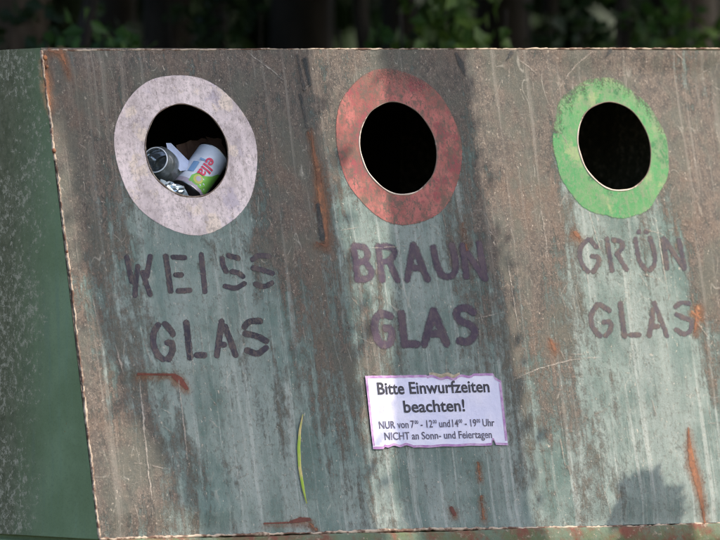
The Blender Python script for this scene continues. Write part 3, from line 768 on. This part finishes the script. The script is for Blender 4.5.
parts.append(strip(lambda k: (.982, .14+.80*k), lambda k: (1.0, .14+.80*k)))
parts.append(strip(lambda k: (k, bot_t(k)-.034), lambda k: (k, bot_t(k)-.0)))
V_, F_ = join(parts); mesh_obj('border', V_, F_, M['purple'], notice)
M['print'] = mat_simple('dark_print', (.03, .03, .045), (.09, .085, .11), 80, .5, .3, .1, lo=.5, hi=.75)
M['print_grey'] = mat_simple('faded_print', (.10, .09, .13), (.30, .28, .38), 60, .5, .3, .1, lo=.5, hi=.75)
def line(runs, x0, x1, yb0, yb1, cap, mat, bold):
    """runs: [(text, scale, raise)] set one after another, then fitted between x0 and x1"""
    VV_ = []; FF = []; pen = 0
    for tx, scl, up in runs:
        # width of the run incl. spaces
        core = tx.strip(); lead = len(tx)-len(tx.lstrip()); trail = len(tx)-len(tx.rstrip())
        pen += .22*lead
        Vt, Ft = text_tris(core, bold); o_ = len(VV_); mn = Vt[:, 0].min()
        for a_ in Vt: VV_.append((pen+(a_[0]-mn)*scl, a_[1]*scl+up))
        FF += [tuple(i+o_ for i in f) for f in Ft]
        pen += (Vt[:, 0].max()-mn)*scl+.06+.22*trail
    A = np.array(VV_); wmax = A[:, 0].max(); A[:, 0] /= wmax
    CAP = .70; co = []
    for s, t in A:
        hh = t/CAP*cap; X_ = x0+(x1-x0)*s-.119*hh; Y_ = yb0+(yb1-yb0)*s-hh
        U, V2_ = uv(X_, Y_); co.append((float(U), float(V2_), 0))
    co = np.array(co); co[:, 2] = height(co[:, 0], co[:, 1])+.0030
    o = mesh_obj('lettering', co, FF, mat, notice); return o
line([('Bitte Einwurfzeiten', 1, 0)], 377.5, 489, 394.4, 392.2, 11.8, M['print'], .02)
line([('beachten!', 1, 0)], 404, 464.5, 412.5, 411.3, 11.8, M['print'], .02)
line([('NUR', 1, 0), (' von', 1, 0), (' 7', 1, 0), ('00', .5, .36), (' - 12', 1, 0), ('00', .5, .36), (' und', 1, 0), (' 14', 1, 0), ('00', .5, .36), (' - 19', 1, 0), ('00', .5, .36), (' Uhr', 1, 0)], 379.5, 494.5, 428.6, 426.2, 7.4, M['print_grey'], .012)
line([('NICHT an Sonn- und Feiertagen', 1, 0)], 385, 492, 439.9, 438.0, 7.4, M['print_grey'], .012)
# yellowed glue where the paper tore
V_, F_ = strip(lambda k: (.48+.22*k, top_t(.48+.22*k)-.030-.02*math.sin(k*3.1)), lambda k: (.48+.22*k, top_t(.48+.22*k)+.004), 20)
mesh_obj('glue_residue', V_, F_, mat_simple('old_glue', (.55, .47, .36), (.30, .24, .17), 50, .7), notice)

# grass blade hanging on the sheet
bl = [(301, 415), (298.5, 430), (297.5, 448), (298.5, 468), (302, 488), (305.5, 504)]; wd = [.4, 1.2, 1.6, 1.6, 1.4, .4]
V_ = []; F_ = []
for i, ((x, y), w0) in enumerate(zip(bl, wd)):
    for sgn, z in ((-1, .004), (0, .0065), (1, .004)):
        U, V2_ = uv(x+sgn*w0, y); V_.append((float(U), float(V2_), float(height(np.array([float(U)]), np.array([float(V2_)]))[0])+z))
for i in range(len(bl)-1):
    for k in (0, 1): a_ = i*3+k; F_.append((a_, a_+1, a_+4, a_+3))
o = mesh_obj('grass_blade', V_, F_, mat_simple('yellow_green_blade', (.30, .42, .05), (.58, .42, .20), 12, .6, .3, .2, (1, 1, 1), lo=.45, hi=.6), None, True)
o.matrix_world = PM; tag(o, 'yellow green grass blade stuck to the steel left of the notice', 'grass blade')

# ------------------------------------------------------------------ sun and the trees that shade the sheet
EL, AZ = R(46), R(51)       # azimuth measured from the sheet's outward normal (-Y) towards +X
SUN = Vector((math.sin(AZ)*math.cos(EL), -math.cos(AZ)*math.cos(EL), math.sin(EL)))
def leaves(n, centre, rad, size, seed, zmin=None, shell=.0):
    r = np.random.default_rng(seed)
    p = r.normal(size=(n, 3)); p /= np.linalg.norm(p, axis=1)[:, None]
    p *= (shell+(1-shell)*r.random(n)**(1/3))[:, None]
    cl = vnoise(p[:, 0]*3+20, p[:, 1]*3+p[:, 2]*2+20, seed); p = p[cl > .30]; n = len(p)
    p = p*np.array(rad)+np.array(centre)
    a = r.normal(size=(n, 3)); a[:, 2] -= .5; a /= np.linalg.norm(a, axis=1)[:, None]
    b = np.cross(a, r.normal(size=(n, 3))); b /= np.linalg.norm(b, axis=1)[:, None]; c = np.cross(a, b)
    L = size*(.7+.6*r.random(n))[:, None]; Wd = L*.38
    v = np.stack([p, p+a*L*.35+b*Wd+c*Wd*.25, p+a*L, p+a*L*.35-b*Wd+c*Wd*.25], 1)
    return v.reshape(-1, 3), np.arange(n*4).reshape(-1, 4)
def leaf_obj(name, blobs, mat, parent):
    co = []; qs = []; o_ = 0
    for b in blobs:
        v, q_ = leaves(*b); co.append(v); qs.append(q_+o_); o_ += len(v)
    co = np.vstack(co); 
    if parent is not None: co = co-np.array(parent.location)
    o = fast_mesh(name, co, np.vstack(qs), mat, parent); o.data.polygons.foreach_set('use_smooth', [False]*len(o.data.polygons)); return o

def limb(pts_l, pts_r, t, seed, ext=.35):
    """trunk whose width follows two lines, standing t metres towards the sun from the sheet"""
    out = []
    for (a, b) in zip(pts_l, pts_r):
        A = world(*a)+SUN*t; B = world(*b)+SUN*t
        w = (B-A); side_ = w-SUN*w.dot(SUN); out.append(((A+B)/2, side_.length/2))
    return out
def shade_tree(name, specs, t, crown, label, seed):
    first = None; parts = []
    rr = random.Random(seed)
    for (L_, R_) in specs:
        q_ = limb(L_, R_, t, seed)
        pts = [p for p, r in q_]; rad = [r for p, r in q_]
        d0 = (pts[-1]-pts[-2]).normalized(); p = pts[-1]; r = rad[-1]
        # continue to the ground and upward
        while p.z > -.1: p = p+d0*.12; pts.append(p.copy()); r *= 1.015; rad.append(r)
        d1 = (pts[0]-pts[1]).normalized(); p = pts[0]; r = rad[0]; up = []
        for k in range(9): d1 = (d1+Vector((rr.uniform(-.05, .05), rr.uniform(-.05, .05), .06))).normalized(); p = p+d1*.14; r *= .93; up.append((p.copy(), r))
        pts = [a for a, b in up[::-1]]+pts; rad = [b for a, b in up[::-1]]+rad
        parts.append(tube(pts, rad, 14))
        if first is None: first = pts[-1]; topp = pts[0]
    base = Vector((first.x, first.y, 0)); root = empty(name, base); tag(root, label, 'tree')
    V_, F_ = join(parts); V_ = [Vector(v_)-base for v_ in V_]; mesh_obj('trunk', V_, F_, M['bark'], root, True)
    shadow_leaves = []
    for k, (L_, R_) in enumerate(specs):
        for j, (c_, w0) in enumerate(limb(L_, R_, t, seed)):
            shadow_leaves.append((70, tuple(c_), (w0*1.22, w0*1.22, .12), .035, seed*7+k*20+j, None, .85))
    leaf_obj('shadow_leaves', shadow_leaves, M['leafdark'], root)  # leaves added along the trunks to break up their shadow edges
    cx, cy, cz, r_ = topp.x, topp.y, max(topp.z, crown)+.1, 1.0
    leaf_obj('crown', [(2600, (cx, cy, cz+.9), (1.1, 1.1, .8), .10, seed), (900, (cx+.6, cy-.4, cz+1.3), (.8, .8, .6), .10, seed+1)], M['leaf'], root)
    return root
# broad forked tree: its shadow covers the left half of the sheet
A_l = [(50, 40), (72, 120), (88, 200), (100, 285), (120, 345), (137, 380), (165, 430), (193, 480), (220, 535)]
A_r = [(300, 40), (313, 120), (327, 200), (340, 285), (348, 345), (352, 380), (357, 430), (364, 480), (371, 535)]
def mixl(a, b, f): return [(p[0]*(1-f)+q_[0]*f, p[1]*(1-f)+q_[1]*f) for p, q_ in zip(a, b)]
shade_tree('forked_tree', [(A_l, mixl(A_l, A_r, .42)), (mixl(A_l, A_r, .30), mixl(A_l, A_r, .74)), (mixl(A_l, A_r, .62), A_r)], 2.3, 3.6, 'thick forked tree standing in front of the container to the right of the view', 31)
B_l = [(385, 40), (388, 120), (392, 200), (396, 285), (396, 375), (404, 440), (411, 490), (419, 535)]
B_r = [(455, 40), (466, 120), (478, 200), (492, 285), (506, 375), (515, 440), (522, 490), (527, 535)]
shade_tree('slim_tree', [(B_l, B_r)], 1.9, 3.4, 'slimmer straight tree between the container and the forked tree', 47)
# unseen shrub added for the soft shade at the sheet's lower right
c0 = world(640, 522)+SUN*1.3
st = empty('shade_shrub', (c0.x, c0.y, 0)); tag(st, 'unseen leafy shrub on a thin stem, added to shade the right end of the sheet', 'shrub')
V2, F2 = tube([(0, 0, -.05), (.01, 0, c0.z*.5), (0, 0, c0.z)], [.016, .013, .009], 8); mesh_obj('stem', V2, F2, M['bark'], st, True)
leaf_obj('foliage', [(900, (c0.x, c0.y, c0.z), (.066, .066, .085), .034, 91), (500, (c0.x, c0.y, c0.z-.1), (.072, .072, .08), .034, 92)], M['leaf'], st)

# ------------------------------------------------------------------ ground and wood behind
def mat_ground():
    n = NT('ground_soil'); a = n.noise(1.2, 8, .6); b = n.noise(30, 6, .7)
    c = n.mix(n.step(a, .4, .6), (.07, .10, .035), (.16, .13, .095)); c = n.mix(n.step(b, .45, .7, 0, .6), c, (.05, .045, .03))
    n.B(Base_Color=c, Roughness=.95); n.bump(b, .8, .03); return n.m
gv = [(-400, -400, 0), (400, -400, 0), (400, 400, 0), (-400, 400, 0)]
tag(mesh_obj('ground', gv, [(0, 1, 2, 3)], mat_ground()), kind='structure')
# grass tufts round the container
r = np.random.default_rng(3); n_ = 9000
gx_ = r.uniform(-4, 5, n_); gy_ = r.uniform(-5, 3, n_); m = ~((gx_ > UL-.06) & (gx_ < UR+.06) & (gy_ > BL.y-.1) & (gy_ < YB+.05)); gx_, gy_ = gx_[m], gy_[m]; n_ = len(gx_)
p = np.stack([gx_, gy_, np.zeros(n_)], 1); a = np.stack([r.normal(0, .4, n_), r.normal(0, .4, n_), np.ones(n_)], 1)*(.05+.10*r.random(n_))[:, None]
b = np.stack([r.normal(size=n_), r.normal(size=n_), np.zeros(n_)], 1); b = b/np.linalg.norm(b, axis=1)[:, None]*.004
co = np.stack([p-b, p+b, p+a+b*.2, p+a-b*.2], 1).reshape(-1, 3)
o = fast_mesh('grass', co, np.arange(n_*4).reshape(-1, 4), M['leaf'], None); tag(o, 'short grass growing around the container', 'grass', kind='stuff')

def bend_stem(x, y, lean, h, r, seed, segs=10, z0=-.05):
    rr = random.Random(seed); pts = []; rad = []; p = Vector((x, y, z0))
    for i in range(segs+1):
        f = i/segs; pts.append(p.copy()); rad.append(r*(1-.7*f)); p = p+Vector((lean[0]+rr.uniform(-.06, .06), lean[1]+rr.uniform(-.06, .06), 1)).normalized()*h/segs
    return pts, rad
# lateral position at a given depth behind the sheet, from a bearing through the gap above the container
def bearing(x, depth, z=1.5):
    ray = cd*FP+cr*(x-360)+cu*(270-25); t = (depth-cc[1])/ray[1]; P = cc+ray*t; return P[0], P[1]
bgx = [(-6, 3.1, .16, (.10, 0), 'M'), (82, 2.6, .03, (.33, .0), 's'), (128, 3.6, .07, (.02, 0), 'M'), (158, 4.2, .09, (-.02, 0), 'M'), (212, 3.2, .035, (.08, 0), 's'),
       (300, 4.6, .11, (0, 0), 'M'), (372, 3.0, .03, (-.05, 0), 's'), (398, 4.0, .06, (.03, 0), 'M'), (505, 4.4, .10, (.02, 0), 'M'), (545, 3.2, .03, (.1, 0), 's'),
       (606, 2.8, .025, (-.06, 0), 's'), (655, 3.8, .07, (0, 0), 'M'), (690, 4.8, .1, (.02, 0), 'M')]
labs = {0: 'thick reddish trunk at the far left behind the container', 1: 'thin grey sapling leaning right behind the container\'s left corner',
        2: 'dark trunk left of centre behind the white ringed opening', 3: 'darker thick trunk right behind the white ringed opening', 4: 'thin sapling between the white and red openings in the wood',
        5: 'wide dark trunk behind the gap between white and red openings', 6: 'thin dark sapling left of the red ringed opening in the wood', 7: 'dark trunk straight behind the red ringed opening',
        8: 'wide dark trunk behind the gap between red and green openings', 9: 'thin leaning sapling left of the green ringed opening in the wood', 10: 'thinnest sapling straight behind the green ringed opening',
        11: 'medium dark trunk right of the green ringed opening', 12: 'wide dark trunk at the far right behind the container'}
for i, (x, dep, r_, lean, kd) in enumerate(bgx):
    X_, Y_ = bearing(x, dep); X_ -= lean[0]*1.5
    root = empty('sapling' if kd == 's' else 'tree', (X_, Y_, 0)); tag(root, labs[i], 'sapling' if kd == 's' else 'tree', 'trees in the wood behind the container')
    h_ = 3.2 if kd == 's' else 5.0
    pts, rad = bend_stem(0, 0, lean, h_, r_, 100+i); V2, F2 = tube(pts, rad, 10)
    mesh_obj('trunk', V2, F2, M['darkbark'] if i else M['bark'], root, True)
    tp = pts[-1]+Vector((X_, Y_, 0))
    if kd == 's': leaf_obj('crown', [(700, (tp.x, tp.y, tp.z), (.6, .6, .5), .11, 200+i)], M['leafdark'], root)
    else: leaf_obj('crown', [(3600, (tp.x+.1*(i % 3-1), 2.55+.1*(i % 3), 2.90+.1*(i % 2)), (1.3, 1.2, 1.22), .15, 300+i), (2600, (tp.x, 2.2, 4.2), (1.4, 1.9, .9), .17, 330+i), (1800, (tp.x, tp.y+.3, 4.7), (1.4, 1.6, 1.1), .17, 360+i)], M['leafdark'], root)
# leafy bushes seen through the gap
bush = [(20, 2.9, 1.35, .30, 'leafdark', 'low dark bush behind the container\'s left corner'), (95, 2.5, 1.42, .13, 'leaf', 'bright leafed bush above the container\'s left corner'),
        (118, 2.2, 1.36, .07, 'leaf', 'small leafy sprig just above the rim over the white ringed opening'), (215, 3.0, 1.52, .10, 'leafdark', 'small dark bush between white and red openings'),
        (262, 2.4, 1.35, .06, 'leaf', 'tiny leafy sprig over the rim left of the red ringed opening'), (328, 2.6, 1.38, .05, 'leafyell', 'tiny yellowish sprig over the rim beside the red ringed opening'),
        (385, 2.4, 1.45, .05, 'leaf', 'tiny sprig over the rim above the red ringed opening'), (452, 2.3, 1.50, .15, 'leafyell', 'yellow green bush above the rim right of the red ringed opening'),
        (440, 2.9, 1.40, .12, 'leafdark', 'dark bush low behind the yellow green bush'), (575, 2.6, 1.50, .12, 'leafdark', 'dark bush left behind the green ringed opening'),
        (590, 2.3, 1.36, .06, 'leaf', 'small leafy sprig right above the green ringed opening'), (660, 2.7, 1.52, .10, 'leaf', 'green bush right of the green ringed opening'),
        (712, 2.3, 1.45, .13, 'leafyell', 'yellow green bush at the far right above the rim')]
for i, (x, dep, z, r_, mk, lab_) in enumerate(bush):
    X_, Y_ = bearing(x, dep); root = empty('bush', (X_, Y_, 0)); tag(root, lab_, 'bush', 'bushes along the edge of the wood')
    parts = [tube(*bend_stem(.05*k-.05, 0, (.06*(k-1), 0), z+.1, .012, 400+i*5+k), 6) for k in range(3)]
    V2, F2 = join(parts); mesh_obj('stem', V2, F2, M['darkbark'], root, True)
    n1 = int(240*(r_/.13)**1.4)
    leaf_obj('foliage', [(int(n1*.55), (X_, Y_, z), (r_*1.1, r_, r_*.9), .045, 500+i), (250, (X_, Y_, z*.45), (.35, .3, z*.36), .08, 540+i)], M[mk], root)
# deep wood: one mass
leaf = []
for i in range(14): leaf.append((1600, (-7+i*1.15, 6.6+.5*(i % 2), 1.6), (1.2, .8, 2.0), .2, 700+i))
for i in range(14): leaf.append((2200, (-6.4+i*1.15, 8.2+.4*(i % 2), 2.0), (1.3, .8, 2.4), .22, 800+i))
for i in range(12): leaf.append((1500, (-6+i*1.2, 5.8, 5.3+.4*(i % 3)), (1.4, 2.2, 1.0), .2, 760+i))
o = leaf_obj('deep_wood', leaf, M['leafdark'], None); tag(o, 'dark mass of leaves deeper in the wood', 'foliage', kind='stuff')

# ------------------------------------------------------------------ light, sky, camera
w = bpy.data.worlds.new('World'); S.world = w; w.use_nodes = True; nt = w.node_tree
sky = nt.nodes.new('ShaderNodeTexSky'); sky.sky_type = 'NISHITA'; sky.sun_disc = False
sky.sun_elevation = EL; sky.sun_rotation = math.atan2(SUN.x, SUN.y); sky.air_density = 1; sky.dust_density = 3.0
bg = nt.nodes['Background']; bg.inputs[1].default_value = .15; nt.links.new(sky.outputs[0], bg.inputs[0])
sl = bpy.data.lights.new('sun', 'SUN'); sl.energy = 2.9; sl.angle = R(.6); sl.color = (1, .90, .76)
so = bpy.data.objects.new('sun', sl); C.objects.link(so); so.rotation_euler = SUN.to_track_quat('Z', 'Y').to_euler()
cam = bpy.data.cameras.new('camera'); co_ = bpy.data.objects.new('camera', cam); C.objects.link(co_); S.camera = co_
cam.sensor_width = 36; cam.lens = FP/720*36; cam.clip_end = 2000
back = Vector(-cd); right = Vector(cr); up_ = Vector(cu)
co_.matrix_world = Matrix(((right.x, up_.x, back.x, cc[0]), (right.y, up_.y, back.y, cc[1]), (right.z, up_.z, back.z, cc[2]+Z0), (0, 0, 0, 1)))
cam.dof.use_dof = True; cam.dof.focus_distance = D-.05; cam.dof.aperture_fstop = 4.5
S.view_settings.view_transform = 'Standard'; S.view_settings.look = 'None'; S.view_settings.gamma = 1; S.view_settings.exposure = 1.15; S.view_settings.use_curve_mapping = False
S.cycles.filter_width = 1.0; S.cycles.max_bounces = 8; S.cycles.transparent_max_bounces = 12; S.cycles.use_denoising = True
